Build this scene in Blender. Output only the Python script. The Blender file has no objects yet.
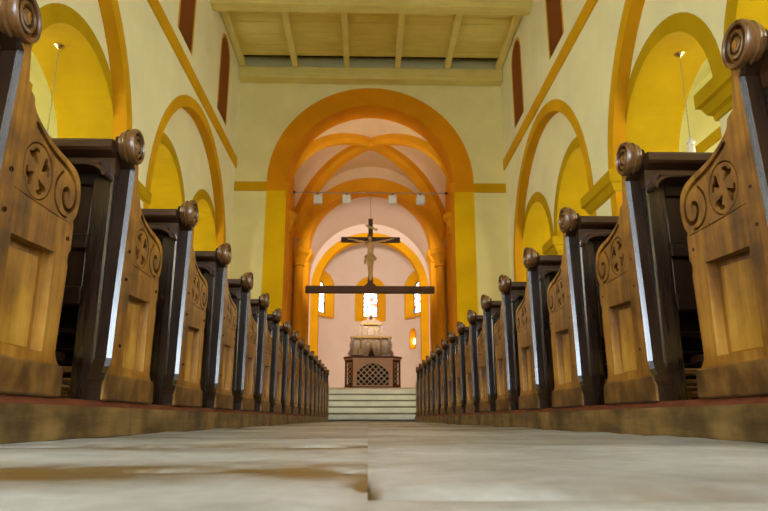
import bpy, bmesh, math, random
from mathutils import Vector, Matrix
from mathutils.geometry import tessellate_polygon
random.seed(7)
PI = math.pi
sc = bpy.context.scene
col = sc.collection

# ------------------------------------------------------------------ camera, world, exposure
FPX, VPX, VPY = 650.0, 16.0, 163.5          # focal length in pixels, offsets of the aisle's vanishing point
TH = math.atan(VPY / FPX)
PS = math.atan(VPX * math.cos(TH) / FPX)
cd = bpy.data.cameras.new('camera')
cam = bpy.data.objects.new('camera', cd); col.objects.link(cam)
cd.sensor_width = 36.0
cd.lens = FPX / 768.0 * 36.0
cd.clip_start = 0.01; cd.clip_end = 200
cam.location = (0, 0, 0.06)
cam.rotation_euler = (PI / 2 + TH, 0, -PS)
cd.dof.use_dof = True; cd.dof.focus_distance = 2.6; cd.dof.aperture_fstop = 10.0
sc.camera = cam
w = bpy.data.worlds.new('world'); sc.world = w; w.use_nodes = True
w.node_tree.nodes['Background'].inputs[0].default_value = (0.55, 0.7, 0.9, 1)
w.node_tree.nodes['Background'].inputs[1].default_value = 1.0
sc.view_settings.view_transform = 'Standard'; sc.view_settings.look = 'None'
sc.view_settings.gamma = 1.0; sc.view_settings.use_curve_mapping = False
sc.view_settings.exposure = 0.2
sc.cycles.max_bounces = 10; sc.cycles.diffuse_bounces = 6; sc.cycles.glossy_bounces = 3
sc.cycles.sample_clamp_indirect = 6.0
sc.cycles.caustics_reflective = False; sc.cycles.caustics_refractive = False

# strengths of the daylight in each set of windows and of the floodlights
DAY_AISLE, DAY_CLERE, DAY_WEST, DAY_DOOR, DAY_APSE, FLOOD = 10.5, 2.0, 5.0, 21.0, 3.0, 420.0

# ------------------------------------------------------------------ materials
def new_mat(name):
    m = bpy.data.materials.new(name); m.use_nodes = True
    nt = m.node_tree; b = nt.nodes['Principled BSDF']
    return m, nt, b
def ramp(nt, fac, stops):
    r = nt.nodes.new('ShaderNodeValToRGB'); e = r.color_ramp.elements
    e[0].position, e[0].color = stops[0][0], (*stops[0][1], 1)
    e[1].position, e[1].color = stops[1][0], (*stops[1][1], 1)
    for p, c in stops[2:]:
        k = e.new(p); k.color = (*c, 1)
    nt.links.new(fac, r.inputs[0]); return r.outputs[0]
def noise(nt, scale, detail=4, rough=.55, vec=None, stretch=None, obj=True):
    tc = nt.nodes.new('ShaderNodeTexCoord')
    src = tc.outputs['Object' if obj else 'Generated']
    if stretch:
        mp = nt.nodes.new('ShaderNodeMapping'); mp.inputs['Scale'].default_value = stretch
        nt.links.new(src, mp.inputs[0]); src = mp.outputs[0]
    n = nt.nodes.new('ShaderNodeTexNoise'); n.inputs['Scale'].default_value = scale
    n.inputs['Detail'].default_value = detail; n.inputs['Roughness'].default_value = rough
    nt.links.new(src, n.inputs['Vector']); return n.outputs['Fac']
def bump(nt, b, h, strength, dist=.01):
    bp = nt.nodes.new('ShaderNodeBump'); bp.inputs['Strength'].default_value = strength
    bp.inputs['Distance'].default_value = dist
    nt.links.new(h, bp.inputs['Height']); nt.links.new(bp.outputs[0], b.inputs['Normal'])
def plaster(name, c, var=.08, rough=.9, scale=1.2, bs=.25):
    m, nt, b = new_mat(name)
    lo = tuple(x * (1 - var) for x in c); hi = tuple(min(1, x * (1 + var)) for x in c)
    nt.links.new(ramp(nt, noise(nt, scale, 6), [(.3, lo), (.7, hi)]), b.inputs['Base Color'])
    b.inputs['Roughness'].default_value = rough; b.inputs['Specular IOR Level'].default_value = .12
    bump(nt, b, noise(nt, 22, 5), bs, .01)
    return m
def wood(name, stops, rough=.35, stretch=(14, 14, 1.2), scale=2.2, coat=.0, bs=.25, spec=.5, blotch=.55):
    m, nt, b = new_mat(name)
    f = noise(nt, scale, 8, .62, stretch=stretch)
    oi = nt.nodes.new('ShaderNodeObjectInfo')
    big = noise(nt, 1.6 if blotch < .9 else 4.0, 4, .55)
    mx = nt.nodes.new('ShaderNodeMath'); mx.operation = 'MULTIPLY_ADD'
    mx.inputs[1].default_value = blotch; nt.links.new(big, mx.inputs[0])
    a2 = nt.nodes.new('ShaderNodeMath'); a2.operation = 'MULTIPLY_ADD'; a2.inputs[1].default_value = .6
    nt.links.new(f, a2.inputs[0]); nt.links.new(mx.outputs[0], a2.inputs[2])
    mx.inputs[2].default_value = -.08 - (blotch - .55) * .5
    nt.links.new(ramp(nt, a2.outputs[0], stops), b.inputs['Base Color'])
    b.inputs['Roughness'].default_value = rough
    rr = nt.nodes.new('ShaderNodeMath'); rr.operation = 'MULTIPLY_ADD'
    rr.inputs[1].default_value = .3; rr.inputs[2].default_value = rough - .12
    nt.links.new(f, rr.inputs[0]); nt.links.new(rr.outputs[0], b.inputs['Roughness'])
    b.inputs['Coat Weight'].default_value = coat; b.inputs['Coat Roughness'].default_value = .25
    b.inputs['Specular IOR Level'].default_value = spec
    bump(nt, b, f, bs, .004)
    return m
def plain(name, c, rough=.6, metal=0.0):
    m, nt, b = new_mat(name)
    nt.links.new(ramp(nt, noise(nt, 9, 3), [(.3, tuple(x * .9 for x in c)), (.7, c)]), b.inputs['Base Color'])
    b.inputs['Roughness'].default_value = rough; b.inputs['Metallic'].default_value = metal
    return m
def glow(name, c, s):
    m, nt, b = new_mat(name)
    b.inputs['Base Color'].default_value = (*c, 1)
    b.inputs['Emission Color'].default_value = (*c, 1); b.inputs['Emission Strength'].default_value = s
    return m

M = {}
M['cream'] = plaster('cream_limewash', (.80, .77, .50), .06)
M['cream_end'] = plaster('yellower_limewash', (.84, .76, .37), .06)  # end wall in a yellower base tone than the side walls
M['aisle_white'] = plaster('aisle_limewash', (.90, .88, .55), .04)
M['apse_white'] = plaster('apse_plaster', (.74, .66, .60), .04)
M['web'] = plaster('vault_web_plaster', (.80, .66, .42), .05)
M['yellow'] = plaster('ochre_yellow_paint', (.46, .29, .002), .12)
M['orange'] = plaster('ochre_orange_paint', (.72, .285, .003), .10)
M['yellow_daylit'] = plaster('daylit_ochre_paint', (.78, .47, .004), .10)  # jambs below the impost: daylight put into a yellower, brighter ochre
M['nave_ochre'] = plaster('nave_ochre_paint', (.60, .325, .004), .10)
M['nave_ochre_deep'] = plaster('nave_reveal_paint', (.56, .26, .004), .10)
M['choir_ochre'] = plaster('choir_ochre_paint', (.76, .37, .012), .10)
M['gold'] = plaster('ochre_gold_paint', (.74, .40, .006), .10)
M['rust'] = plaster('rust_brown_paint', (.16, .045, .003), .08)
M['timber'] = wood('painted_ceiling_timber', [(.25, (.62, .51, .13)), (.75, (.82, .70, .24))], .75, (1.0, 14, 14), 1.6, bs=.3)
M['plank'] = wood('ceiling_board', [(.25, (.60, .48, .09)), (.75, (.80, .66, .17))], .8, (1.0, 10, 10), 1.8, bs=.4)
M['gold_wood'] = wood('worn_oak', [(.30, (.050, .017, .003)), (.46, (.20, .080, .009)), (.61, (.36, .165, .018)), (.84, (.52, .285, .046))], .36, (14, 14, 1.1), 2.2, coat=.0, bs=.5, spec=.45, blotch=1.0)
M['panel_wood'] = wood('golden_panel_oak', [(.26, (.14, .058, .009)), (.45, (.36, .175, .022)), (.60, (.54, .30, .042)), (.82, (.66, .42, .09))], .36, (12, 12, 1.1), 2.0, bs=.4, spec=.45, blotch=1.0)
M['plinth_wood'] = wood('scuffed_plinth_oak', [(.30, (.035, .015, .004)), (.48, (.12, .055, .012)), (.65, (.25, .13, .032)), (.85, (.38, .23, .07))], .5, (5, 5, 3), 3.0, bs=.6, spec=.35, blotch=1.0)
M['dark_wood'] = wood('dark_stained_oak', [(.25, (.006, .0024, .001)), (.75, (.030, .011, .0035))], .38, (1.0, 16, 16), 2.0, spec=.22)
M['dark_wood_v'] = wood('dark_stained_oak_upright', [(.25, (.008, .003, .001)), (.75, (.042, .016, .005))], .34, (16, 16, 1.0), 2.0, spec=.22)
M['rail_wood'] = wood('worn_rail_oak', [(.25, (.022, .008, .0025)), (.75, (.10, .038, .011))], .30, (1.0, 16, 16), 2.0, spec=.5)
M['edge_wood'] = wood('polished_dark_edge', [(.25, (.008, .003, .0015)), (.75, (.036, .014, .005))], .24, (16, 16, 1.0), 2.0, coat=.6, spec=.6)
M['round_wood'] = wood('turned_oak', [(.25, (.045, .016, .005)), (.75, (.20, .085, .022))], .26, (5, 5, 5), 2.0, coat=.3)
M['sill_wood'] = wood('old_sill_oak', [(.28, (.035, .018, .006)), (.45, (.13, .078, .024)), (.62, (.26, .165, .055)), (.8, (.40, .27, .11))], .55, (9, 1.0, 9), 2.4, bs=.7, blotch=1.0)
M['red_edge'] = plaster('worn_red_paint', (.17, .052, .028), .35, .6, 6)
M['orange_wood'] = wood('orange_pine', [(.25, (.28, .10, .02)), (.75, (.45, .19, .04))], .5)
M['beam_wood'] = wood('rood_beam_oak', [(.25, (.026, .007, .002)), (.75, (.11, .034, .009))], .6, (1.0, 14, 14), 2)
M['corpus'] = wood('carved_limewood', [(.25, (.46, .24, .09)), (.75, (.62, .36, .16))], .55, (4, 4, 2), 3)
M['cloth_gold'] = plain('gilded_loincloth', (.46, .28, .10), .5)
M['stone_step'] = plaster('pale_step_stone', (.88, .90, .80), .10, .6, 2.5)
M['riser'] = plaster('shaded_riser_stone', (.30, .28, .20), .2, .8, 4)  # darker than the treads: shade under the nosings put into the colour
M['stone'] = None
M['altar_tan'] = wood('altar_oak', [(.25, (.62, .45, .28)), (.75, (.80, .63, .43))], .55, (2, 12, 12), 2)
M['altar_dark'] = wood('altar_dark_oak', [(.25, (.07, .02, .008)), (.75, (.19, .065, .022))], .45, (10, 10, 2), 2)
M['black'] = plain('blackened_void', (.012, .009, .007), .8)
M['lattice'] = plain('pale_lattice_wood', (.74, .66, .55), .6)
M['retable'] = plaster('retable_stone', (.50, .43, .33), .28, .7, 14)
M['relief'] = plaster('carved_relief', (.58, .52, .42), .2, .7, 20)
M['gilt'] = plain('dull_gilding', (.50, .33, .10), .45, .3)
M['page'] = plain('book_page', (.80, .74, .42), .8)
M['linen'] = plain('white_linen', (.82, .80, .74), .9)
M['iron'] = plain('dark_iron', (.04, .035, .03), .5, .6)
M['steel'] = plain('grey_steel', (.35, .34, .30), .4, .8)
M['white_metal'] = plain('white_enamel', (.78, .78, .74), .4)
M['brass'] = plain('brass', (.72, .55, .24), .25, .9)
M['lamp_glass'] = plain('opal_glass', (.86, .86, .82), .15)
M['lead'] = plain('lead_came', (.05, .05, .05), .6, .3)
def stone_mat():
    m, nt, b = new_mat('worn_sandstone')
    a = noise(nt, 2.3, 8, .65); c = noise(nt, 26, 6, .7)
    mx = nt.nodes.new('ShaderNodeMath'); mx.operation = 'MULTIPLY_ADD'; mx.inputs[1].default_value = .35
    nt.links.new(c, mx.inputs[0]); nt.links.new(a, mx.inputs[2])
    oi = nt.nodes.new('ShaderNodeObjectInfo')
    m2 = nt.nodes.new('ShaderNodeMath'); m2.operation = 'MULTIPLY_ADD'; m2.inputs[1].default_value = .16
    nt.links.new(oi.outputs['Random'], m2.inputs[0]); nt.links.new(mx.outputs[0], m2.inputs[2])
    base = ramp(nt, m2.outputs[0], [(.50, (.19, .18, .165)), (.68, (.37, .37, .37)), (.90, (.58, .60, .62))])
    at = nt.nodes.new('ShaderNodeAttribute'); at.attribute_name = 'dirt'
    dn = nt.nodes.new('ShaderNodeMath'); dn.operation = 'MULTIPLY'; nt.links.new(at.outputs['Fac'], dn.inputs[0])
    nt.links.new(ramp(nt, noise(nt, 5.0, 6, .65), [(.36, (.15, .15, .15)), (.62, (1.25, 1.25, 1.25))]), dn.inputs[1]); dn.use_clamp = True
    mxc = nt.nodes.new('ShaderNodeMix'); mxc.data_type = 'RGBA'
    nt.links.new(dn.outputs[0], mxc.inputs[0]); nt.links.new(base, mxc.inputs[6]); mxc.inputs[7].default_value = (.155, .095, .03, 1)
    nt.links.new(mxc.outputs[2], b.inputs['Base Color'])
    b.inputs['Roughness'].default_value = .42
    bump(nt, b, mx.outputs[0], .6, .006)
    return m
M['stone'] = stone_mat()
M['earth'] = plain('joint_dirt', (.06, .045, .025), .95)
def day(name, s, c=(.86, .94, 1.0)):
    return glow(name, c, s)
M['day_aisle'] = day('aisle_window_daylight', DAY_AISLE, (1.0, .97, .86))
M['day_clere'] = day('clerestory_daylight', DAY_CLERE, (.95, .97, 1.0))
M['day_door'] = day('west_door_daylight', DAY_DOOR, (.72, .86, 1.0))
M['day_west'] = day('west_window_daylight', DAY_WEST, (.72, .86, 1.0))
def stained(name, strength):
    m, nt, b = new_mat(name)
    tc = nt.nodes.new('ShaderNodeTexCoord')
    v = nt.nodes.new('ShaderNodeTexVoronoi'); v.inputs['Scale'].default_value = 9
    nt.links.new(tc.outputs['Object'], v.inputs['Vector'])
    sp = nt.nodes.new('ShaderNodeSeparateColor'); nt.links.new(v.outputs['Color'], sp.inputs[0])
    r = ramp(nt, sp.outputs[0], [(0, (.95, .95, 1)), (.32, (1, .80, .35)), (.5, (.9, .12, .05)), (.62, (1, .9, .8)), (.8, (.15, .35, .9)), (.9, (.25, .65, .45))])
    r.node.color_ramp.interpolation = 'CONSTANT'
    nt.links.new(r, b.inputs['Emission Color']); nt.links.new(r, b.inputs['Base Color'])
    b.inputs['Emission Strength'].default_value = strength
    return m
M['stained'] = stained('stained_glass', DAY_APSE)
M['niche_lamp'] = glow('sanctuary_lamp_glass', (1, .72, .35), 6.0)

# ------------------------------------------------------------------ helpers
class MB:
    """collects vertices and faces, then links them as ONE mesh object"""
    def __init__(s): s.v = []; s.f = []; s.m = []
    def add(s, vs, fs, m=0):
        o = len(s.v); s.v += [tuple(p) for p in vs]
        for f in fs: s.f.append([o + i for i in f]); s.m.append(m)
        return s
    def box(s, x0, x1, y0, y1, z0, z1, m=0, c=0.0):
        if c > 0:
            bm = bmesh.new(); bmesh.ops.create_cube(bm, size=1)
            for v in bm.verts:
                v.co = Vector(((x0 + x1) / 2 + v.co.x * (x1 - x0), (y0 + y1) / 2 + v.co.y * (y1 - y0), (z0 + z1) / 2 + v.co.z * (z1 - z0)))
            bmesh.ops.bevel(bm, geom=list(bm.edges), offset=c, segments=1, affect='EDGES')
            bm.verts.index_update()
            s.add([v.co[:] for v in bm.verts], [[v.index for v in f.verts] for f in bm.faces], m); bm.free(); return s
        vs = [(x, y, z) for z in (z0, z1) for y in (y0, y1) for x in (x0, x1)]
        return s.add(vs, [(0, 2, 3, 1), (4, 5, 7, 6), (0, 1, 5, 4), (2, 6, 7, 3), (0, 4, 6, 2), (1, 3, 7, 5)], m)
    def slab(s, loops, w0, w1, fm, mf=0, ms=None, mb=None, chamfer=0.0, me=None, nedge=0):
        """2-D outline with holes, given thickness; fm maps (u, v, w) to a point; w0 is the front"""
        if ms is None: ms = [mf] * len(loops)
        if isinstance(ms, int): ms = [ms] * len(loops)
        if mb is None: mb = mf
        pts = [Vector((u, v, 0)) for l in loops for u, v in l]
        tri = tessellate_polygon([[Vector((u, v, 0)) for u, v in l] for l in loops])
        front = [(p.x, p.y) for p in pts]
        n = len(pts); sgn = 1 if w1 > w0 else -1
        if chamfer:
            cs = [(chamfer, chamfer)] * len(loops[0]) if not isinstance(chamfer, list) else chamfer
            f1 = offset(loops[0], -1e-3); chamfer = 1
            front[:len(f1)] = [(p[0] + (q[0] - p[0]) * 1e3 * c[0], p[1] + (q[1] - p[1]) * 1e3 * c[0]) for p, q, c in zip(loops[0], f1, cs)]
        o = len(s.v)
        s.v += [tuple(fm(u, v, w0)) for u, v in front]
        if chamfer > 0:
            s.v += [tuple(fm(p.x, p.y, w0 + sgn * (cs[i][1] if i < len(loops[0]) else 0.0))) for i, p in enumerate(pts)]
        s.v += [tuple(fm(p.x, p.y, w1)) for p in pts]
        last = o + (2 * n if chamfer > 0 else n)
        for t in tri:
            s.f.append([o + i for i in t]); s.m.append(mf)
            s.f.append([last + i for i in reversed(t)]); s.m.append(mb)
        k = 0
        for li, l in enumerate(loops):
            L = len(l)
            for i in range(L):
                a, b = k + i, k + (i + 1) % L
                if chamfer > 0 and li == 0:
                    s.f.append([o + a, o + b, o + n + b, o + n + a]); s.m.append(me if me is not None and i < nedge else mf)
                    s.f.append([o + n + a, o + n + b, last + b, last + a]); s.m.append(ms[li])
                else:
                    s.f.append([o + a, o + b, last + b, last + a]); s.m.append(ms[li])
            k += L
        return s
    def lathe(s, prof, c, axis='z', seg=20, m=0):
        vs = []; n = len(prof)
        for i in range(seg):
            a = 2 * PI * i / seg
            for r, h in prof:
                p = (r * math.cos(a), r * math.sin(a), h)
                if axis == 'x': p = (h, p[0], p[1])
                if axis == 'y': p = (p[0], h, p[1])
                vs.append((c[0] + p[0], c[1] + p[1], c[2] + p[2]))
        fs = [(i * n + j, ((i + 1) % seg) * n + j, ((i + 1) % seg) * n + j + 1, i * n + j + 1) for i in range(seg) for j in range(n - 1)]
        return s.add(vs, fs, m)
    def tube(s, path, r, seg=6, m=0):
        vs = []; n = len(path)
        for i, p in enumerate(path):
            p = Vector(p); d = Vector(path[min(i + 1, n - 1)]) - Vector(path[max(i - 1, 0)])
            d.normalize(); a = d.orthogonal().normalized() if abs(d.z) > .99 else d.cross(Vector((0, 0, 1))).normalized()
            b = d.cross(a); rr = r[i] if isinstance(r, (list, tuple)) else r
            for k in range(seg):
                t = 2 * PI * k / seg; q = p + (a * math.cos(t) + b * math.sin(t)) * rr; vs.append(q[:])
        fs = [(i * seg + k, i * seg + (k + 1) % seg, (i + 1) * seg + (k + 1) % seg, (i + 1) * seg + k) for i in range(n - 1) for k in range(seg)]
        fs.append(tuple(range(seg))); fs.append(tuple((n - 1) * seg + k for k in range(seg)))
        return s.add(vs, fs, m)
    def mesh(s, name, mats, smooth=False, recalc=True):
        me = bpy.data.meshes.new(name); me.from_pydata(s.v, [], s.f)
        for m in (mats if isinstance(mats, (list, tuple)) else [mats]): me.materials.append(m)
        me.polygons.foreach_set('material_index', s.m)
        if recalc:
            bm = bmesh.new(); bm.from_mesh(me); bmesh.ops.recalc_face_normals(bm, faces=bm.faces[:]); bm.to_mesh(me); bm.free()
        if smooth:
            me.polygons.foreach_set('use_smooth', [True] * len(me.polygons))
            try: me.set_sharp_from_angle(angle=math.radians(38))
            except Exception: pass
        me.update(); return me
    def build(s, name, mats, parent=None, smooth=False, recalc=True):
        o = bpy.data.objects.new(name, s.mesh(name, mats, smooth, recalc)); col.objects.link(o)
        if parent: o.parent = parent
        return o

def offset(loop, d):
    """moves a closed 2-D outline outwards (d > 0) or inwards"""
    n = len(loop); ar = sum(loop[i][0] * loop[(i + 1) % n][1] - loop[(i + 1) % n][0] * loop[i][1] for i in range(n))
    sg = 1 if ar > 0 else -1; out = []
    for i in range(n):
        p, q, r = Vector(loop[i - 1]), Vector(loop[i]), Vector(loop[(i + 1) % n])
        a = (q - p); b = (r - q)
        a = a.normalized() if a.length > 1e-9 else b.normalized(); b = b.normalized() if b.length > 1e-9 else a
        na, nb = Vector((a.y, -a.x)), Vector((b.y, -b.x)); t = na + nb
        t = t.normalized() if t.length > 1e-6 else na
        k = 1 / max(.5, t.dot(na)); out.append(tuple(q + t * (d * sg * k)))
    return out
def ribbon(path, wd):
    """outline of a strip along a 2-D path"""
    L, R = [], []
    n = len(path)
    for i in range(n):
        d = Vector(path[min(i + 1, n - 1)]) - Vector(path[max(i - 1, 0)]); d.normalize()
        nn = Vector((-d.y, d.x)) * wd / 2
        if i in (0, n - 1): nn *= .35
        L.append(tuple(Vector(path[i]) + nn)); R.append(tuple(Vector(path[i]) - nn))
    return L + R[::-1]
def smooth_path(pts, sub=4):
    out = []
    n = len(pts)
    for i in range(n - 1):
        p0, p1, p2, p3 = (Vector(pts[max(i - 1, 0)]), Vector(pts[i]), Vector(pts[i + 1]), Vector(pts[min(i + 2, n - 1)]))
        for k in range(sub):
            t = k / sub
            out.append(tuple(.5 * ((2 * p1) + (p2 - p0) * t + (2 * p0 - 5 * p1 + 4 * p2 - p3) * t * t + (3 * p1 - p0 - 3 * p2 + p3) * t ** 3)))
    out.append(tuple(pts[-1])); return out
def arch(c, zc, r, zb, n=28):
    """outline of a round-headed opening"""
    return [(c - r, zb)] + [(c - r * math.cos(PI * i / n), zc + r * math.sin(PI * i / n)) for i in range(n + 1)] + [(c + r, zb)]
def band(c, zc, r1, r2, zb, n=28):
    o = arch(c, zc, r2, zb, n); i = arch(c, zc, r1, zb, n)
    return o + i[::-1]
def tag(o, label, cat, group=None, kind=None):
    o['label'] = label; o['category'] = cat
    if group: o['group'] = group
    if kind: o['kind'] = kind
    return o
def struct(o, label=None, cat=None):
    o['kind'] = 'structure'
    if label: o['label'] = label
    if cat: o['category'] = cat
    return o
def empty(name, loc=(0, 0, 0), rz=0.0):
    o = bpy.data.objects.new(name, None); col.objects.link(o); o.location = loc; o.rotation_euler.z = rz
    o.empty_display_size = .1
    return o
def copy_of(o, parent=None, name=None):
    c = o.copy(); col.objects.link(c)
    if parent: c.parent = parent
    return c
XZ = lambda u, v, d: (u, d, v)      # outline in X-Z, depth along Y

# ------------------------------------------------------------------ the nave shell
XL, XR = 3.50, 3.57                    # nave wall faces left (negative x) and right
YW, YE = -3.6, 16.0                    # west wall, east (chancel arch) wall
BIG, SMALL_R, SMALL_Z = [-.4, 6.1, 12.6], 1.28, 3.55
BIG_R, BIG_B, BIG_Z = 2.71, 2.93, 3.40
CLERE = [1.4, 4.6, 7.8, 11.02, 14.18]
REC, THICK = .18, .82
win_n = [0]
def window(outline, w, fm, mat, label):
    """glazed window: frame bars and a pane of its own"""
    win_n[0] += 1
    root = MB().slab([offset(outline, .03), offset(outline, -.03)], w - .04, w + .04, fm).build('window_%d' % win_n[0], M['lead'])
    struct(root, label, 'window')
    us = [p[0] for p in outline]; vs = [p[1] for p in outline]
    MB().slab([offset(outline, .01)], w + .01, w + .03, fm).build('pane', mat, root)
    mb = MB()
    for k in range(1, 5):
        v = min(vs) + (max(vs) - min(vs)) * k / 5 - .05
        mb.slab([[(min(us), v - .012), (max(us), v - .012), (max(us), v + .012), (min(us), v + .012)]], w - .02, w + .005, fm)
    u = (min(us) + max(us)) / 2
    mb.slab([[(u - .012, min(vs)), (u + .012, min(vs)), (u + .012, max(vs)), (u - .012, max(vs))]], w - .022, w + .005, fm)
    mb.build('glazing_bar', M['lead'], root)
    return root

for side, sx, XN, word in (('left', -1, XL, 'left'), ('right', 1, XR, 'right')):
    fm = lambda u, v, d, sx=sx, XN=XN: (sx * (XN + d), u, v)
    rect = [(YW, -.1), (YE, -.1), (YE, 9.9), (YW, 9.9)]
    cl = [arch(y, 8.62, .43, 6.98, 14) for y in CLERE]
    loops = [rect] + [arch(c, BIG_Z, BIG_R, 0.0) for c in BIG] + cl
    wall = MB().slab(loops, 0, REC, fm, 0, [0] + [1] * len(BIG) + [2] * len(cl)).build('wall_%s' % side, [M['cream'], M['nave_ochre_deep'], M['rust']])
    struct(wall, 'cream nave wall with ochre arches %s of the aisle facing the altar' % word, 'wall')
    small = [c + s * 1.5 for c in BIG for s in (-1, 1)]
    loops = [rect] + [arch(c, SMALL_Z, SMALL_R, 0.0) for c in small] + cl
    MB().slab(loops, REC, REC + THICK, fm, 0, [0] + [1] * len(small) + [2] * len(cl)).build('arcade_infill', [M['cream'], M['yellow'], M['rust']], wall)
    for c in BIG:
        MB().slab([band(c, BIG_Z, BIG_R, BIG_B, 0.0)], -.006, .002, fm).build('great_arch_band', M['nave_ochre'], wall)
    for c in small:
        MB().slab([band(c, SMALL_Z, SMALL_R, 1.50, SMALL_Z - .02)], REC - .005, REC + .002, fm).build('arch_band', M['yellow'], wall)
    for y in CLERE:
        MB().slab([band(y, 8.62, .43, .50, 6.98, 14)], -.004, .002, fm).build('window_band', M['nave_ochre'], wall)
        window(arch(y, 8.62, .43, 6.98, 14), .72, fm, M['day_clere'], 'small round-headed clerestory window high in the nave wall')
    MB().slab([[(YW, 6.42), (YE, 6.42), (YE, 6.70), (YW, 6.70)]], -.035, .002, fm).build('string_course', M['nave_ochre'], wall)
    # imposts: moulded blocks on the middle columns and on the piers
    prof = [(3.16, .0), (3.18, .05), (3.24, .06), (3.27, .10), (3.36, .14), (3.38, .18), (3.545, .18)]
    PROJ = .5 if sx < 0 else 1.0
    def impost(u0, u1, d0, d1):
        mb = MB(); rings = []
        for z, o in prof:
            o *= PROJ
            rings.append([fm(u0 - o, z, d0 - o), fm(u1 + o, z, d0 - o), fm(u1 + o, z, d1 + o), fm(u0 - o, z, d1 + o)])
        vs = [p for r in rings for p in r]; n = len(rings)
        fs = [(i * 4 + k, i * 4 + (k + 1) % 4, i * 4 + 4 + (k + 1) % 4, i * 4 + 4 + k) for i in range(n - 1) for k in range(4)]
        fs += [(0, 1, 2, 3), tuple((n - 1) * 4 + k for k in range(4))]
        return mb.add(vs, fs).build('impost', M['yellow'], wall)
    for c in BIG:
        impost(c - .22, c + .22, REC + .03, REC + THICK - .03)
    for c in BIG[:-1]:
        impost(c + 2.78, c + 3.72, .06, REC + THICK - .03)
    # the side aisle beyond
    XA = XN + 2.75
    fa = lambda u, v, d, sx=sx, XA=XA: (sx * (XA + d), u, v)
    aw = [arch(y, 3.5, .62, 1.3, 16) for y in small]
    o = MB().slab([[(YW, -.1), (YE, -.1), (YE, 6.5), (YW, 6.5)]] + aw, 0, .5, fa, 0, 0).build('wall_aisle_%s' % side, M['aisle_white'])
    struct(o, 'cream outer wall of the side aisle %s facing the altar' % word, 'wall')
    MB().slab([[(YW, 4.95), (YE, 4.95), (YE, 5.17), (YW, 5.17)]], -.02, .002, fa).build('string_course', M['yellow'], o)
    for y in small:
        window(arch(y, 3.5, .62, 1.3, 16), .25, fa, M['day_aisle'], 'round-headed aisle window with bright daylight')
    o = MB().box(min(sx * (XN + .9), sx * (XA + .5)), max(sx * (XN + .9), sx * (XA + .5)), YW, YE, 6.3, 6.4).build('ceiling_aisle_%s' % side, M['aisle_white']); struct(o)
    for nm, y0, y1 in (('west', YW - .3, YW), ('east', YE, YE + .3)):
        o = MB().box(min(sx * (XN + .9), sx * (XA + .5)), max(sx * (XN + .9), sx * (XA + .5)), y0, y1, -.1, 6.4).build('wall_aisle_%s_%s' % (nm, side), M['aisle_white']); struct(o)

# west wall behind the camera with its big window
fw = lambda u, v, d: (u, YW - d, v)
o = MB().slab([[(-XL - 1, -.1), (XR + 1, -.1), (XR + 1, 9.9), (-XL - 1, 9.9)], arch(.05, 5.9, 1.3, 3.7), arch(.05, 1.9, 1.05, .01)], 0, .6, fw, 0, [0, 1, 1]).build('wall_west', [M['cream'], M['yellow']])
struct(o, 'cream west wall behind the pews', 'wall')
window(arch(.05, 5.9, 1.3, 3.7), .3, fw, M['day_west'], 'large round-headed west window')
d_ = MB().slab([offset(arch(.05, 1.9, 1.05, .03), .02), offset(arch(.05, 1.9, 1.05, .05), -.06)], .2, .28, fw).build('door_1', M['altar_dark']); struct(d_, 'glazed west door letting in daylight', 'door')
MB().slab([arch(.05, 1.9, 1.04, .03)], .23, .25, fw).build('pane', M['day_door'], d_)

# ground slab below everything and aisle paving
o = MB().box(-7, 7, YW - .6, 30, -.25, -.03).build('floor', M['earth']); struct(o, 'stone slab floor of the church', 'floor')
floor = o
def slab_mesh(x0, x1, y0, y1, seed, edge=.06, drop=.010, fine=False):
    rnd = random.Random(seed)
    nx = 26 if fine else 10; ny = 26 if fine else 9
    tx, ty, tz = rnd.uniform(-.003, .003), rnd.uniform(-.007, .007), rnd.uniform(-.003, .002)
    ph = [rnd.uniform(0, 6) for _ in range(4)]
    if y0 < 1.7: tx, tz = 0.0, 0.0; ty *= .5
    def warp(n, k):        # more rows near the edges
        t = k / n; return .5 - .5 * math.cos(PI * t)
    vs = []; w_, l_ = x1 - x0, y1 - y0; dirt = []; ds = 2.0 if seed in (2, 3) else rnd.uniform(.4, 1.0)  # stronger brown on two slabs: shade of their sloping ends put into colour
    for j in range(ny + 1):
        for i in range(nx + 1):
            a, b = warp(nx, i), warp(ny, j)
            x, y = x0 + a * w_, y0 + b * l_
            dx, dy = min(a, 1 - a) * w_, min(b, 1 - b) * l_
            def fall(d): return 0 if d > edge else (1 - d / edge) ** 2
            z = tz + tx * (a - .5) * 2 + ty * (b - .5) * 2 - drop * max(.06 * fall(dx), fall(dy))
            z += .0022 * math.sin(x * 7 + ph[0]) * math.sin(y * 6 + ph[1]) + .001 * math.sin(x * 19 + ph[2]) * math.sin(y * 23 + ph[3])
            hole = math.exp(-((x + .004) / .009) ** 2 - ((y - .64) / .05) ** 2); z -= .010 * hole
            vs.append((x, y, z))
            dirt.append(2.2 * hole + ds * max(max(0, 1 - dy / .24) ** 1.5, .2 * max(0, 1 - dx / .03)))  # brown joint dirt, with the darkness of the hole painted in
    W = nx + 1
    fs = [(j * W + i, j * W + i + 1, (j + 1) * W + i + 1, (j + 1) * W + i) for j in range(ny) for i in range(nx)]
    rim = [i for i in range(W)] + [j * W + nx for j in range(1, ny + 1)] + [ny * W + i for i in range(nx - 1, -1, -1)] + [j * W for j in range(ny - 1, 0, -1)]
    o_ = len(vs); vs += [(vs[k][0], vs[k][1], -.06) for k in rim]
    n = len(rim)
    fs += [(rim[k], rim[(k + 1) % n], o_ + (k + 1) % n, o_ + k) for k in range(n)]
    q = MB().add(vs, fs); q.dirt = dirt + [1.0] * n
    return q
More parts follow.
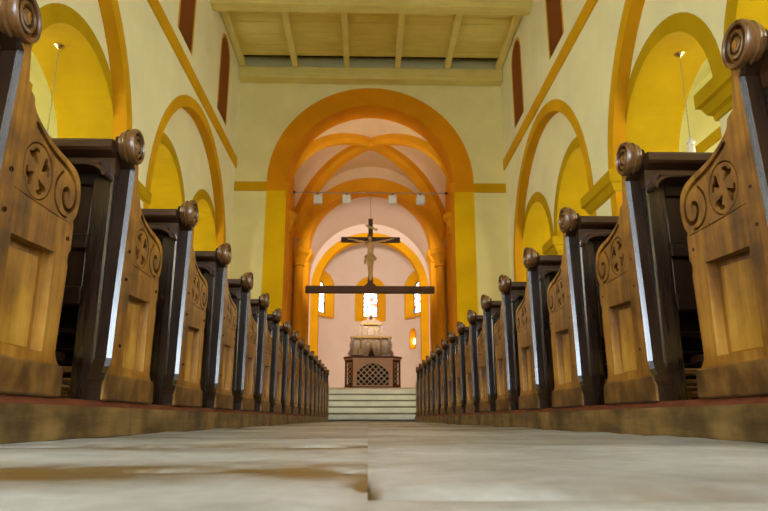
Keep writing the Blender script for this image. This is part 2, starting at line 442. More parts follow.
ys_l = [-.62, .05, .80, 1.52, 2.30, 3.15, 3.9, 4.75, 5.5, 6.4, 7.2, 8.1, 8.9, 9.8, 10.6, 11.5, 12.4, 13.2, 14.1, 14.9, 15.75]
ys_r = [-.62, -.05, .60, 1.62, 2.42, 3.05, 4.0, 4.7, 5.6, 6.5, 7.3, 8.0, 9.0, 9.9, 10.7, 11.4, 12.5, 13.3, 14.0, 15.0, 15.75]
k = 0
for ys, xa, xb in ((ys_l, -.925, 0.0), (ys_r, 0.0, 1.06)):
    for a, b in zip(ys[:-1], ys[1:]):
        k += 1
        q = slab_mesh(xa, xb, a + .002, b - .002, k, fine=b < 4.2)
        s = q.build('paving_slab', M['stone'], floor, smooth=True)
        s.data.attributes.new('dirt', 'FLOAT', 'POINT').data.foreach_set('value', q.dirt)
# the rest of the floor is plainer: beside and behind the platforms
for x0, x1, y0, y1 in ((-.925, 1.06, YW, -.63), (-6.3, -3.5, YW, YE), (3.5, 6.4, YW, YE), (-3.5, -.925, 15.5, 15.75), (1.06, 3.57, 15.05, 15.75)):
    MB().box(x0, x1, y0, y1, -.04, -.004).build('paving', M['stone'], floor)

# ceiling: boards on joists on tie beams
ceil = MB().box(-XL - .9, XR + .9, YW - .3, 15.3, 9.42, 9.55).build('ceiling', M['plank']); struct(ceil, 'painted timber board ceiling of the nave', 'ceiling')
y = YW
MB().box(-XL - .9, XR + .9, 15.1, YE + .9, 9.85, 9.95).box(-XL - .9, XR + .9, 15.2, 15.55, 9.41, 9.86).build('void_light_block', M['dark_wood'], ceil)  # added dark boxes that keep sky light out of the roof gap
while y < 15.35:
    MB().box(-XL, XR, y + .004, y + .246, 9.36 + random.uniform(0, .008), 9.40).build('plank', M['plank'], ceil); y += .25
for x in (-3.41, -2.0, -.62, .74, 2.08, 3.47):
    MB().box(x - .075, x + .075, YW, YE - .02, 9.20, 9.36, c=.012).build('joist', M['timber'], ceil)
for y0, y1 in ((15.66, 15.99), (12.48, 12.80), (9.32, 9.64), (6.16, 6.48), (3.0, 3.32), (-.16, .16)):
    MB().box(-XL, XR, y0, y1, 8.86, 9.20, c=.02).build('tie_beam', M['timber'], ceil)

# ------------------------------------------------------------------ chancel arch wall, choir bay, barrel bay, apse
X0 = .03
CH_R, CH_B, CH_Z = 2.18, 2.70, 6.06
fe = lambda u, v, d: (u, YE + d, v)
o = MB().slab([[(-XL - .9, -.1), (XR + .9, -.1), (XR + .9, 9.9), (-XL - .9, 9.9)], arch(X0, CH_Z, CH_R, 0, 40)], 0, .75, fe, 0, [0, 1]).build('wall_chancel_arch', [M['cream_end'], M['orange']])
struct(o, 'cream nave end wall pierced by the tall ochre chancel arch', 'wall')
wall_e = o
MB().slab([band(X0, CH_Z, CH_R, CH_B, 5.80, 40)], -.012, .002, fe).build('chancel_arch_band', M['orange'], o)
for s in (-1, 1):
    a, b = sorted((X0 + s * CH_R, X0 + s * CH_B)); MB().slab([[(a, 0), (b, 0), (b, 5.80), (a, 5.80)]], -.012, .002, fe).build('jamb_band', M['yellow_daylit'], o)
for s, xo in ((-1, -XL), (1, XR)):
    xi = X0 + s * CH_B
    MB().box(min(xo, xi), max(xo, xi), YE - .03, YE + .02, 5.79, 6.04).build('impost_band', M['nave_ochre'], o)
    xa, xb = X0 + s * (CH_R - .07), X0 + s * (CH_R + .02)
    MB().slab([[(xb, 5.62), (xa + s * .05, 5.70), (xa + s * .03, 5.80), (xa, 5.86), (xa, 6.05), (xb, 6.05)]], YE - .03, YE + .78, XZ).build('impost', M['orange'], o)

Y1, Y2 = 16.75, 21.0                     # choir bay
CW = 2.52
for s, nm in ((-1, 'left'), (1, 'right')):
    a, b = X0 + s * CW, X0 + s * (CW + .4)
    o = MB().box(min(a, b), max(a, b), Y1, Y2 + .7, -.1, 9.2).build('wall_choir_%s' % nm, M['choir_ochre']); struct(o)
# groin vault
SPR, RISE = 5.45, 3.05
Lh = (Y2 - Y1) / 2; Ym = (Y1 + Y2) / 2
def vz(t): return SPR + RISE * math.sqrt(max(0, 1 - t * t))
N = 36
ts = [math.sin(PI / 2 * (2 * k / N - 1)) for k in range(N + 1)]
vs = [(X0 + a * CW, Ym + b * Lh, max(vz(a), vz(b))) for b in ts for a in ts]
fs = [(j * (N + 1) + i, j * (N + 1) + i + 1, (j + 1) * (N + 1) + i + 1, (j + 1) * (N + 1) + i) for j in range(N) for i in range(N)]
vault = MB().add(vs, fs).build('ceiling_choir_vault', M['web'], recalc=False); struct(vault, 'ribbed cross vault over the choir', 'ceiling')
for sx in (-1, 1):
    for sy in (-1, 1):
        path = []
        for k in range(17):
            a = PI / 2 * k / 16; t = math.sin(a) * .985
            path.append(Vector((X0 + sx * t * CW, Ym + sy * t * Lh, vz(t) - .06)))
        side = Vector((sy * Lh, -sx * CW, 0)).normalized() * .19
        vs = []
        for i, p in enumerate(path):
            d = (path[min(i + 1, 16)] - path[max(i - 1, 0)]).normalized(); nrm = side.normalized().cross(d)
            if nrm.z < 0 or (abs(nrm.z) < .05 and nrm.dot(Vector((sx, sy, 0))) < 0): nrm = -nrm
            vs += [(p + side + nrm * .25)[:], (p + side * .98 - nrm * .06)[:], (p + side * .55 - nrm * .17)[:], (p - side * .55 - nrm * .17)[:], (p - side * .98 - nrm * .06)[:], (p - side + nrm * .25)[:]]
        fs = [(i * 6 + q, i * 6 + (q + 1) % 6, i * 6 + 6 + (q + 1) % 6, i * 6 + 6 + q) for i in range(16) for q in range(6)]
        MB().add(vs, fs).build('rib', M['choir_ochre'], vault)
        cx, cy = X0 + sx * (CW - .19), Ym + sy * (Lh - .19)
        MB().lathe([(.0, 0), (.20, 0), (.20, .2), (.15, .3), (.15, 4.75), (.0, 4.75)], (cx, cy, .8 if sy > 0 else .75), seg=12).build('colonette', M['choir_ochre'], vault, smooth=True)
        MB().lathe([(.16, 4.90), (.21, 4.93), (.17, 4.98), (.19, 5.10), (.28, 5.28), (.34, 5.33), (.34, 5.47), (0, 5.47)], (cx, cy, 0), seg=14).build('capital', M['choir_ochre'], vault, smooth=True)
MB().lathe([(0, -.24), (.2, -.22), (.26, -.1), (.26, .1)], (X0, Ym, vz(0) - .02), seg=14).build('boss', M['choir_ochre'], vault, smooth=True)
# second arch
A2R, A2Z = 2.03, 5.60
fy = lambda u, v, d: (u, Y2 + d, v)
o = MB().slab([[(X0 - 2.9, -.1), (X0 + 2.9, -.1), (X0 + 2.9, 9.2), (X0 - 2.9, 9.2)], arch(X0, A2Z, A2R, 0, 36)], 0, .65, fy, 0, [0, 1]).build('wall_sanctuary_arch', [M['web'], M['choir_ochre']])
struct(o, 'second ochre arch between choir vault and lit sanctuary', 'wall')
MB().slab([band(X0, A2Z, A2R, A2R + .44, 0, 36)], -.05, .002, fy).build('arch_band', M['choir_ochre'], o)
for s in (-1, 1):
    xa, xb = X0 + s * (A2R - .1), X0 + s * (A2R + .5)
    MB().slab([[(xb, 5.10), (xa + s * .12, 5.10), (xa + s * .09, 5.18), (xa + s * .03, 5.32), (xa, 5.36), (xa, 5.52), (xb, 5.52)]], Y2 - .12, Y2 + .68, XZ).build('impost', M['choir_ochre'], o)
# barrel bay
B0, B1, BR, BZ = Y2 + .65, 25.0, 2.35, 5.30
for s, nm in ((-1, 'left'), (1, 'right')):
    a, b = X0 + s * BR, X0 + s * (BR + .4)
    struct(MB().box(min(a, b), max(a, b), B0, 28.5, -.1, BZ).build('wall_sanctuary_%s' % nm, M['apse_white']))
vs = [(X0 - BR * math.cos(PI * i / 40), y, BZ + BR * math.sin(PI * i / 40)) for y in (B0 - .02, B1 + .3) for i in range(41)]
fs = [(i, i + 1, 41 + i + 1, 41 + i) for i in range(40)]
o = MB().add(vs, fs).build('ceiling_sanctuary_barrel', M['apse_white'], smooth=True, recalc=False); struct(o, 'pale plastered barrel vault over the altar', 'ceiling')
# apse arch
A3R, A3Z = 2.00, 4.98
f3 = lambda u, v, d: (u, B1 + d, v)
o = MB().slab([[(X0 - 2.75, -.1), (X0 + 2.75, -.1), (X0 + 2.75, 9.2), (X0 - 2.75, 9.2)], arch(X0 + .01, A3Z, A3R, 0, 36)], 0, .4, f3, 0, [0, 1]).build('wall_apse_arch', [M['apse_white'], M['gold']])
struct(o, 'pale wall with the yellow-edged arch of the apse', 'wall')
MB().slab([band(X0 + .01, A3Z, A3R, A3R + .30, 0, 36)], -.02, .002, f3).build('arch_band', M['gold'], o)
# apse: curved wall with three splayed windows and a niche
AR, AY, AH = 2.12, 25.38, 6.15
HW = .60 / AR
openings = [(0.0 + .02, HW, 4.15, 5.36), (-math.radians(62), HW, 4.15, 5.36), (math.radians(62), HW, 4.15, 5.36), (math.radians(57.5), .17 / AR, 2.86, 3.46)]
def ap(a, z, r=AR): return (X0 + r * math.sin(a), AY + r * math.cos(a), z)
def top_of(a, op):
    c, h, zb, zs = op; t = min(1, abs(a - c) / h); return zs + h * AR * math.sqrt(max(0, 1 - t * t))
angs = set([-PI / 2 + PI * i / 60 for i in range(61)])
for c, h, zb, zs in openings:
    for i in range(17): angs.add(c + h * math.sin(PI / 2 * (i / 8 - 1)))
angs = sorted(angs); angs = [a for i, a in enumerate(angs) if i == 0 or a - angs[i - 1] > 1e-5]
mb = MB()
for a, b in zip(angs[:-1], angs[1:]):
    m_ = (a + b) / 2
    ops = sorted([op for op in openings if abs(m_ - op[0]) < op[1]], key=lambda q: q[2])
    za, zb_ = -.1, -.1
    for op in ops:
        mb.add([ap(a, za), ap(b, zb_), ap(b, op[2]), ap(a, op[2])], [(0, 1, 2, 3)])
        za, zb_ = top_of(a, op), top_of(b, op)
    mb.add([ap(a, za), ap(b, zb_), ap(b, AH), ap(a, AH)], [(0, 1, 2, 3)])
for j in range(12):
    p0, p1 = PI / 2 * j / 12, PI / 2 * (j + 1) / 12
    for a, b in zip(angs[:-1], angs[1:]):
        f = lambda a, p: (X0 + AR * math.cos(p) * math.sin(a), AY + AR * math.cos(p) * math.cos(a), AH + 1.9 * math.sin(p))
        mb.add([f(a, p0), f(b, p0), f(b, p1), f(a, p1)], [(0, 1, 2, 3)])
me = mb
apse = me.build('wall_apse', M['apse_white'], smooth=False, recalc=False)
bm = bmesh.new(); bm.from_mesh(apse.data); bmesh.ops.remove_doubles(bm, verts=bm.verts[:], dist=1e-4)
for f in bm.faces: f.smooth = True
bm.to_mesh(apse.data); bm.free()
struct(apse, 'pale curved apse wall with stained glass windows', 'wall')
for n_, op in enumerate(openings):
    c, h, zb, zs = op
    niche = n_ == 3
    hw = h * AR
    out = arch(0, zs, hw, zb, 16)
    k_ = .92 if niche else (.50 if n_ == 0 else .60)
    inn = arch(0, zs - (0 if niche else .12), hw * k_, zb + (.0 if niche else .16), 16)
    depth = .22 if niche else .20
    R0 = AR
    P0 = [ap(c + u / AR, v) for u, v in out]
    # the back outline lies in a flat plane behind the wall
    fwd = Vector((math.sin(c), math.cos(c), 0)); rt = Vector((math.cos(c), -math.sin(c), 0))
    def back(u, v, d): 
        q = Vector((X0, AY, 0)) + fwd * (AR + d) + rt * u; return (q.x, q.y, v)
    P1 = [back(u, v, depth) for u, v in inn]
    n = len(P0)
    MB().add(P0 + P1, [(i, (i + 1) % n, n + (i + 1) % n, n + i) for i in range(n)]).build('splayed_reveal', M['gold'], apse, recalc=False)
    # painted edge round the opening
    bo = offset(out, .07 if not niche else .05)
    Q0 = [ap(c + u / AR, v, AR - .006) for u, v in bo]; Q1 = [ap(c + u / AR, v, AR - .006) for u, v in out]
    MB().add(Q0 + Q1, [(i, (i + 1) % n, n + (i + 1) % n, n + i) for i in range(n)]).build('window_band', M['gold'], apse, recalc=False)
    if niche:
        MB().slab([offset(inn, .01)], depth, depth + .04, back).build('niche_back', M['gold'], apse)
    else:
        win_n[0] += 1
        nm = ['centre', 'left', 'right'][n_]
        wd = MB().slab([offset(inn, .03), offset(inn, -.02)], depth - .02, depth + .06, back).build('window_%d' % win_n[0], M['lead'])
        struct(wd, 'round-headed stained glass window in the apse, %s' % ('behind the altar' if n_ == 0 else nm + ' of the altar as one faces it'), 'window')
        MB().slab([offset(inn, .01)], depth + .01, depth + .03, back).build('pane', M['stained'], wd)
        mbb = MB(); lo = zb + .16; hi = zs - .12 + hw * k_
        for q in range(1, 6):
            v = lo + (hi - lo) * q / 6
            mbb.slab([[(-hw * k_, v - .01), (hw * k_, v - .01), (hw * k_, v + .01), (-hw * k_, v + .01)]], depth - .01, depth + .008, back)
        mbb.build('saddle_bar', M['lead'], wd)
lamp_c = Vector((X0, AY, 0)) + Vector((math.sin(openings[3][0]), math.cos(openings[3][0]), 0)) * (AR + .10)
t = empty('sanctuary_lamp', (lamp_c.x, lamp_c.y, 2.862)); tag(t, 'small glowing lamp standing in the yellow apse niche', 'lamp')
MB().lathe([(0, 0), (.06, 0), (.06, .02), (.02, .04), (.02, .12), (.05, .15)], (0, 0, 0), seg=12).build('stand', M['brass'], t, smooth=True)
MB().lathe([(.0, .15), (.05, .15), (.07, .22), (.065, .34), (.045, .40), (0, .40)], (0, 0, 0), seg=12).build('glass', M['niche_lamp'], t, smooth=True)

# chancel floor and steps
steps = MB().box(X0 - CH_R, X0 + CH_R, 17.3, 19.8, -.1, .80).build('floor_choir', M['stone_step']); struct(steps, 'raised choir floor reached by five pale stone steps', 'floor')
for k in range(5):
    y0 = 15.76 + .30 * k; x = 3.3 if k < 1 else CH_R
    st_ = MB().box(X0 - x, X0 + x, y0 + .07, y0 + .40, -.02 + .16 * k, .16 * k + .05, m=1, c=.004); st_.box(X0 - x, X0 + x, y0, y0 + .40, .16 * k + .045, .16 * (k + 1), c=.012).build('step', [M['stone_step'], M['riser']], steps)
MB().box(X0 - CW, X0 + CW, 17.32, 19.8, -.1, .795).build('floor_slab', M['stone_step'], steps)
MB().box(X0 - CW, X0 + CW, 19.8, 28, -.1, .97, c=.015).build('predella', M['stone_step'], steps)

# ------------------------------------------------------------------ pew platforms
SX = {'left': -.915, 'right': 1.047}
for side, sg, yend in (('left', -1, 15.45), ('right', 1, 15.02)):
    x0 = SX[side]; wallx = -XL + .02 if sg < 0 else XR - .02
    root = empty('pew_platform', (x0, 0, 0))
    tag(root, 'wooden platform with worn oak sill under the pews %s of aisle facing altar' % side, 'platform', 'pew platforms')
    cuts = [-2.4, 2.62 if sg < 0 else 4.4, 8.6, 12.3, yend]
    for a, b in zip(cuts[:-1], cuts[1:]):
        prof = [(0, 0), (sg * .004, .10), (sg * .016, .12), (sg * .11, .12), (sg * .11, 0)]
        mb = MB(); n = len(prof)
        vs = [(u, a + .003, v) for u, v in prof] + [(u, b - .003, v) for u, v in prof]
        mb.add(vs, [(i, (i + 1) % n, n + (i + 1) % n, n + i) for i in range(n)] + [tuple(range(n)), tuple(n + i for i in range(n))])
        sill = mb.build('sill_beam', M['sill_wood'], root)
        rp = [(sg * .0025, .1005), (sg * .0145, .1215), (sg * .05, .1215), (sg * .05, .119), (sg * .016, .119), (sg * .005, .1005)]
        n = len(rp)
        vs = [(u, a + .003, v) for u, v in rp] + [(u, b - .003, v) for u, v in rp]
        MB().add(vs, [(i, (i + 1) % n, n + (i + 1) % n, n + i) for i in range(n)] + [tuple(range(n)), tuple(n + i for i in range(n))]).build('red_edge', M['red_edge'], sill)['label'] = 'worn red paint on sill edge'
    nb = 12; wx = (wallx - x0) - sg * .11
    for k in range(nb):
        a = sg * .112 + wx * k / nb; b = sg * .112 + wx * (k + 1) / nb - sg * .004
        MB().box(min(a, b), max(a, b), -2.4, yend, .085, .118).build('floorboard', M['dark_wood'], root)

# ------------------------------------------------------------------ pews
PZ = .1225
END = [(-.050, 0), (-.050, .05), (-.046, .062), (-.034, .072), (-.024, .095), (-.006, .12), (.006, .15), (.014, .33), (.030, .56), (.046, .78), (.052, .885)]
NBACK = len(END)
END += [(.020, .912), (-.010, .932), (-.022, .965), (-.006, 1.0), (.03, 1.014), (.066, 1.0), (.086, .96), (.096, .90), (.106, .83), (.112, .812), (.128, .806), (.142, .80), (.148, .788), (.150, .778)]
END += smooth_path([(.162, .765), (.20, .746), (.26, .727), (.32, .717), (.38, .711), (.43, .70), (.463, .678), (.480, .64), (.480, .595), (.468, .555), (.452, .532)], 3)
END += [(.458, .52), (.459, .44), (.447, .425), (.446, .405), (.452, .39), (.448, .30), (.440, .145), (.440, .125), (.452, .108), (.476, .092), (.488, .075), (.490, .05), (.490, 0)]
G1 = smooth_path([(.165, .735), (.215, .712), (.28, .692), (.345, .682), (.395, .672), (.430, .652), (.447, .618), (.440, .580), (.414, .556), (.384, .558), (.366, .580), (.368, .606), (.388, .618), (.402, .606)], 4)
G2 = smooth_path([(.352, .664), (.322, .630), (.312, .598), (.318, .566), (.338, .543), (.372, .530), (.405, .532)], 4)
G3 = [(.10, .522), (.20, .520), (.32, .519), (.44, .5205)]
PAN = [(.118, .122), (.355, .122), (.355, .412), (.118, .402)]
MED = [(.210 + .082 * math.cos(2 * PI * i / 28), .606 + .082 * math.sin(2 * PI * i / 28)) for i in range(28)]
TOPG = smooth_path([(.125, .505), (.128, .43)], 1)
def make_pew_meshes(sg, Lp):
    """sg = -1: the pew runs towards negative x; the carved face looks at the aisle"""
    fx = lambda u, v, d: (sg * d, u, v)
    D = {}
    F = .036
    CH = [(.0045, .018) if 4 <= i < NBACK else (.006, .010) if i < 4 else (.006, .006) for i in range(len(END))]
    D['end_panel'] = (MB().slab([END, PAN, MED, ribbon(G1, .016), ribbon(G2, .010), ribbon(G3, .004)], 0, F, fx, 0, [1, 0, 0, 0, 0, 0], chamfer=CH, me=2, nedge=NBACK).slab([offset(END, -.0005)], F - .001, .062, fx, 0, 1, 1).mesh('end_panel', [M['gold_wood'], M['dark_wood_v'], M['edge_wood']]))
    # raised field of the sunk panel
    pf = [(.124, .126), (.334, .126), (.334, .394), (.124, .384)]
    D['sunk_panel'] = MB().slab([pf], .031, .038, fx, chamfer=.005).mesh('sunk_panel', M['panel_wood'])
    pl = [(u, v) for u, v in END if v <= .0951]; pl = [(u - .003 if u < 0 else u + .003, v) for u, v in pl]
    D['plinth'] = MB().slab([pl], -.006, .05, fx, 0, 1, 1, chamfer=.006).mesh('plinth', [M['plinth_wood'], M['dark_wood_v']])
    cuts = []
    for k in range(4):
        a0 = PI / 4 + k * PI / 2 - .30
        pts = smooth_path([(.018, -.002), (.034, .012), (.050, .030), (.064, .026), (.058, .012), (.066, -.004), (.058, -.024), (.048, -.020), (.050, -.006), (.036, -.006), (.018, -.002)], 2)[:-1]
        cuts.append([(.210 + q * math.cos(a0) - t * math.sin(a0), .606 + q * math.sin(a0) + t * math.cos(a0)) for q, t in pts])
    D['medallion'] = MB().slab([offset(MED, -.005)] + cuts, .002, .030, fx).mesh('medallion', M['gold_wood'])
    K_ = .76
    D['roundel'] = MB().lathe([(q * K_, h) for q, h in [(0, .046), (.070, .046), (.078, .040), (.080, .030), (.086, .026), (.088, .020), (.082, .015), (.082, .011), (.091, .005), (.092, -.008), (.088, -.016), (.080, -.019), (.072, -.016), (.068, -.006), (.067, .006), (.060, .006), (.059, -.008), (.054, -.014), (.046, -.016), (.039, -.012), (.037, -.004), (.031, -.004), (.029, -.011), (.022, -.014), (0, -.014)]], (0, 0, 0), 'x', 36).mesh('roundel', M['round_wood'], smooth=True)
    for v in D['roundel'].vertices: v.co.x *= sg
    if sg < 0: D['roundel'].flip_normals()
    D['boss'] = MB().slab([[(-.010, 0), (0, -.016), (.010, 0), (0, .016)]], -.019, -.012, fx, chamfer=.003).mesh('boss', M['gold_wood'])
    rail = [(-.052, .925), (-.060, .935), (-.060, .962), (-.052, .970), (.050, .970), (.054, .96), (.040, .84), (.012, .84), (.0, .842), (-.006, .91)]
    ledge = [(-.004, .846), (-.072, .852), (-.086, .858), (-.086, .868), (-.072, .873), (-.004, .872)]
    def ext(prof, a, b): 
        n = len(prof); vs = [(sg * a, u, v) for u, v in prof] + [(sg * b, u, v) for u, v in prof]
        return MB().add(vs, [(i, (i + 1) % n, n + (i + 1) % n, n + i) for i in range(n)] + [tuple(range(n)), tuple(n + i for i in range(n))])
    D['top_rail'] = ext(rail, .055, Lp - .05).mesh('top_rail', M['rail_wood'])
    D['book_ledge'] = ext(ledge, .075, Lp - .06).mesh('book_ledge', M['rail_wood'])
    br = ribbon(smooth_path([(.062, .812), (.068, .832), (.090, .850), (.125, .860), (.18, .8605)], 4), .014)
    D['bracket'] = MB().slab([br], -.084, -.004, lambda u, v, d: (sg * u, d, v)).mesh('bracket', M['rail_wood'])
    def bx(name, x0, x1, y0, y1, z0, z1, m, c=0):
        return MB().box(min(sg * x0, sg * x1), max(sg * x0, sg * x1), y0, y1, z0, z1, c=c).mesh(name, m)
    D['foot_stile'] = MB().box(min(sg * .058, sg * .135), max(sg * .058, sg * .135), -.002, .060, 0, .86, c=.007).mesh('stile', M['edge_wood'])
    D['stile'] = [bx('stile', x, x + .09, -.006, .03, .34, .86, M['dark_wood_v'], .005) for x in (.135 + .68, .135 + 1.45)]
    D['rail'] = [bx('rail', .13, Lp - .06, -.005, .03, z0, z1, M['dark_wood'], .005) for z0, z1 in ((.80, .86), (.55, .61), (.34, .41))]
    D['back_panel'] = bx('back_panel', .13, Lp - .06, .010, .022, .36, .84, M['dark_wood_v'])
    D['seat'] = bx('seat', .058, Lp - .058, .015, .455, .395, .428, M['dark_wood'], .008)
    D['seat_apron'] = bx('seat_apron', .058, Lp - .058, .38, .40, .31, .396, M['dark_wood'])
    D['seat_support'] = bx('seat_support', Lp * .5, Lp * .5 + .04, .03, .38, 0, .395, M['dark_wood_v'])
    D['kneeler'] = bx('kneeler', .12, Lp - .1, -.30, -.17, .135, .162, M['orange_wood'], .005)
    D['kneeler_foot'] = [bx('kneeler_foot', x, x + .045, -.27, -.19, 0, .135, M['orange_wood']) for x in (.16, Lp * .5, Lp - .2)]
    D['kneeler_arm'] = bx('kneeler_arm', .16, .19, -.18, .0, .14, .165, M['dark_wood'])
    D['peg'] = [MB().lathe([(0, -.002), (.006, -.002), (.007, .004)], (0, u, v), 'x', 8).mesh('peg', M['dark_wood']) for u, v in ((.075, .56), (.07, .45), (.42, .47), (.07, .20))]
    D['Lp'] = Lp
    return D
def place_pew(D, loc, label, group, pegs):
    root = empty('pew', loc); tag(root, label, 'pew', group)
    def part(name, me, parent=root, loc=None, lab=None):
        o = bpy.data.objects.new(name, me); col.objects.link(o); o.parent = parent
        if loc: o.location = loc
        if lab: o['label'] = lab
        return o
    e = part('end_panel', D['end_panel'], lab='carved honey-brown end panel with scrolled shoulder')
    part('sunk_panel', D['sunk_panel'], e); part('plinth', D['plinth'], e)
    md = part('medallion', D['medallion'], e)
    r = part('roundel', D['roundel'], loc=(0, .030, .972)); part('boss', D['boss'], r)
    if pegs:
        for p in D['peg']: part('peg', p, e)
    part('top_rail', D['top_rail'], lab='dark moulded top rail'); part('book_ledge', D['book_ledge']); part('bracket', D['bracket'])
    part('stile', D['foot_stile'])
    for m in D['stile']: part('stile', m)
    for m in D['rail']: part('rail', m)
    part('back_panel', D['back_panel']); part('seat', D['seat']); part('seat_apron', D['seat_apron']); part('seat_support', D['seat_support'])
    k = part('kneeler', D['kneeler'])
    for m in D['kneeler_foot']: part('kneeler_foot', m, k)
    part('kneeler_arm', D['kneeler_arm'], k)
    part('end_panel', D['end_panel'], loc=((D['Lp'] if loc[0] > 0 else -D['Lp']) , 0, 0)).scale.x = -1
    return root
ORD = ['first', 'second', 'third', 'fourth', 'fifth', 'sixth', 'seventh', 'eighth', 'ninth', 'tenth', 'eleventh', 'twelfth', 'thirteenth', 'fourteenth', 'fifteenth', 'sixteenth', 'seventeenth']
DL = make_pew_meshes(-1, 2.50); DR = make_pew_meshes(1, 2.43)
for k in range(17):
    place_pew(DL, (-.92, 1.51 + .851 * k, PZ), 'carved oak pew left of the aisle facing the altar, %s from the altar steps' % ORD[16 - k], 'carved pews left of the aisle', k < 4)
for k in range(16):
    place_pew(DR, (1.052, 1.595 + .842 * k, PZ), 'carved oak pew right of the aisle facing the altar, %s from the altar steps' % ORD[15 - k], 'carved pews right of the aisle', k < 4)

# ------------------------------------------------------------------ pendant lamps in the arcade arches
for sx, XN, word in ((-1, XL, 'left'), (1, XR, 'right')):
    x = sx * (XN + REC + THICK / 2); zt = SMALL_Z + SMALL_R
    t = empty('pendant_lamp', (x, 7.72, zt)); tag(t, 'white pendant lamp on thin chain in the arch %s of the aisle facing the altar' % word, 'lamp', 'arcade pendant lamps')
    MB().lathe([(0, .012), (.075, .012), (.07, -.015), (.03, -.04), (.012, -.06), (0, -.06)], (0, 0, 0), seg=14).build('ceiling_rose', M['brass'], t, smooth=True)
    mb = MB(); z = -.055; q = 0
    while z > -1.24:                      # chain links, turned by turns
        a, b = (.007, 0) if q % 2 else (0, .007)
        ring = [(a * math.cos(u) , b * math.cos(u), z - .02 + .022 * math.sin(u)) for u in [2 * PI * i / 8 for i in range(9)]]
        mb.tube(ring, .0028, 4); z -= .036; q += 1
    mb.build('chain', M['steel'], t)
    MB().lathe([(0, -1.22), (.02, -1.23), (.03, -1.26), (.055, -1.28), (.06, -1.30), (.02, -1.31)], (0, 0, 0), seg=16).build('cap', M['white_metal'], t, smooth=True)
    MB().lathe([(.0, -1.30), (.035, -1.30), (.05, -1.36), (.055, -1.50), (.045, -1.60), (.02, -1.65), (0, -1.655)], (0, 0, 0), seg=18).build('glass_shade', M['lamp_glass'], t, smooth=True)

# ------------------------------------------------------------------ light rail and floodlights in the chancel arch
t = empty('light_rail', (X0, 16.38, 5.90)); tag(t, 'thin dark steel rail spanning the chancel arch', 'rail')
MB().tube([(-CH_R - .01, 0, 0), (CH_R + .01, 0, 0)], .013, 8).build('rod', M['steel'], t)
for s in (-1, 1):
    MB().box(s * (CH_R - .16) - .03, s * (CH_R - .16) + .03, -.03, .03, -.03, .03, c=.008).build('clamp', M['iron'], t)
FX = [-1.36, -.60, .62, 1.36]
FN = ['first', 'second', 'third', 'fourth']
for k, x in enumerate(FX):
    t = empty('floodlight', (x, 16.38, 5.878)); tag(t, 'white box floodlight on the steel rail, %s along it from the left-hand pews' % FN[k], 'floodlight', 'floodlights on the rail')
    MB().box(-.11, .11, -.07, .09, -.29, -.05, c=.02).build('housing', M['white_metal'], t)
    MB().box(-.085, .085, .088, .094, -.265, -.075).build('lens', M['lamp_glass'], t)
    MB().box(-.02, .02, -.015, .015, -.065, .0).build('bracket', M['iron'], t)
    ld = bpy.data.lights.new('floodlight_beam', 'SPOT'); lo = bpy.data.objects.new('floodlight_beam', ld); col.objects.link(lo)
    lo.parent = t; lo.location = (0, .13, -.17)
    ld.energy = FLOOD * (2.2 if k in (1, 2) else .30); ld.color = (1.0, .77, .60); ld.spot_size = math.radians(58 if k in (1, 2) else 100); ld.spot_blend = .5 if k in (1, 2) else 1.0; ld.shadow_soft_size = .08
    tgt = Vector((X0 - x * .2, 25.0, 4.5)) if k in (1, 2) else Vector((X0 + x * .3, 18.8, 8.6)); d = tgt - Vector((x, 16.5, 5.7))
    lo.rotation_euler = d.to_track_quat('-Z', 'Y').to_euler()

# ------------------------------------------------------------------ rood beam and crucifix
RS = .786
cr = empty('crucifix', (.04, 16.38, 3.362)); cr.scale = (RS, RS, RS); tag(cr, 'dark wooden crucifix with carved figure on broad beam, hung from the steel rail', 'crucifix')
MB().box(-2.11, 2.10, -.10, .10, -.23, 0, c=.015).build('rood_beam', M['beam_wood'], cr)
MB().box(-.075, .075, -.05, .05, 0, 2.30, c=.008).build('post', M['beam_wood'], cr)
MB().box(-.98, .98, -.055, .045, 1.48, 1.66, c=.008).build('crossbar', M['beam_wood'], cr)
MB().slab([[(-.20, 0), (.20, 0), (.09, .10), (.085, .24), (-.085, .24), (-.09, .10)]], -.09, .06, XZ).build('foot_block', M['beam_wood'], cr)
ti = MB().slab([smooth_path([(-.22, .02), (-.16, .07), (-.08, .03), (.05, .05), (.13, .01), (.20, .04), (.23, -.02), (.16, -.06), (.06, -.03), (-.06, -.05), (-.15, -.02)], 3)], -.085, -.055, XZ).build('title_scroll', M['cloth_gold'], cr)
ti.location = (.02, 0, 1.98); ti.rotation_euler.y = math.radians(17)
MB().tube([(0, 0, 2.29), (0, 0, (5.887 - 3.362) / RS)], .006, 6).build('hanging_wire', M['iron'], cr)
def skin_figure(name, pts, edges, mat, parent, sub=2):
    me = bpy.data.meshes.new(name); bm = bmesh.new(); sl = bm.verts.layers.skin.verify()
    vs = []
    for i, (p, r) in enumerate(pts):
        v = bm.verts.new(p); v[sl].radius = (r, r) if not isinstance(r, tuple) else r; v[sl].use_root = (i == 0); vs.append(v)
    for a, b in edges: bm.edges.new((vs[a], vs[b]))
    bm.to_mesh(me); bm.free(); me.materials.append(mat)
    o = bpy.data.objects.new(name, me); col.objects.link(o); o.parent = parent
    s = o.modifiers.new('skin', 'SKIN'); s.use_smooth_shade = True
    if sub: q = o.modifiers.new('sub', 'SUBSURF'); q.levels = sub; q.render_levels = sub
    return o
fy_ = -.13
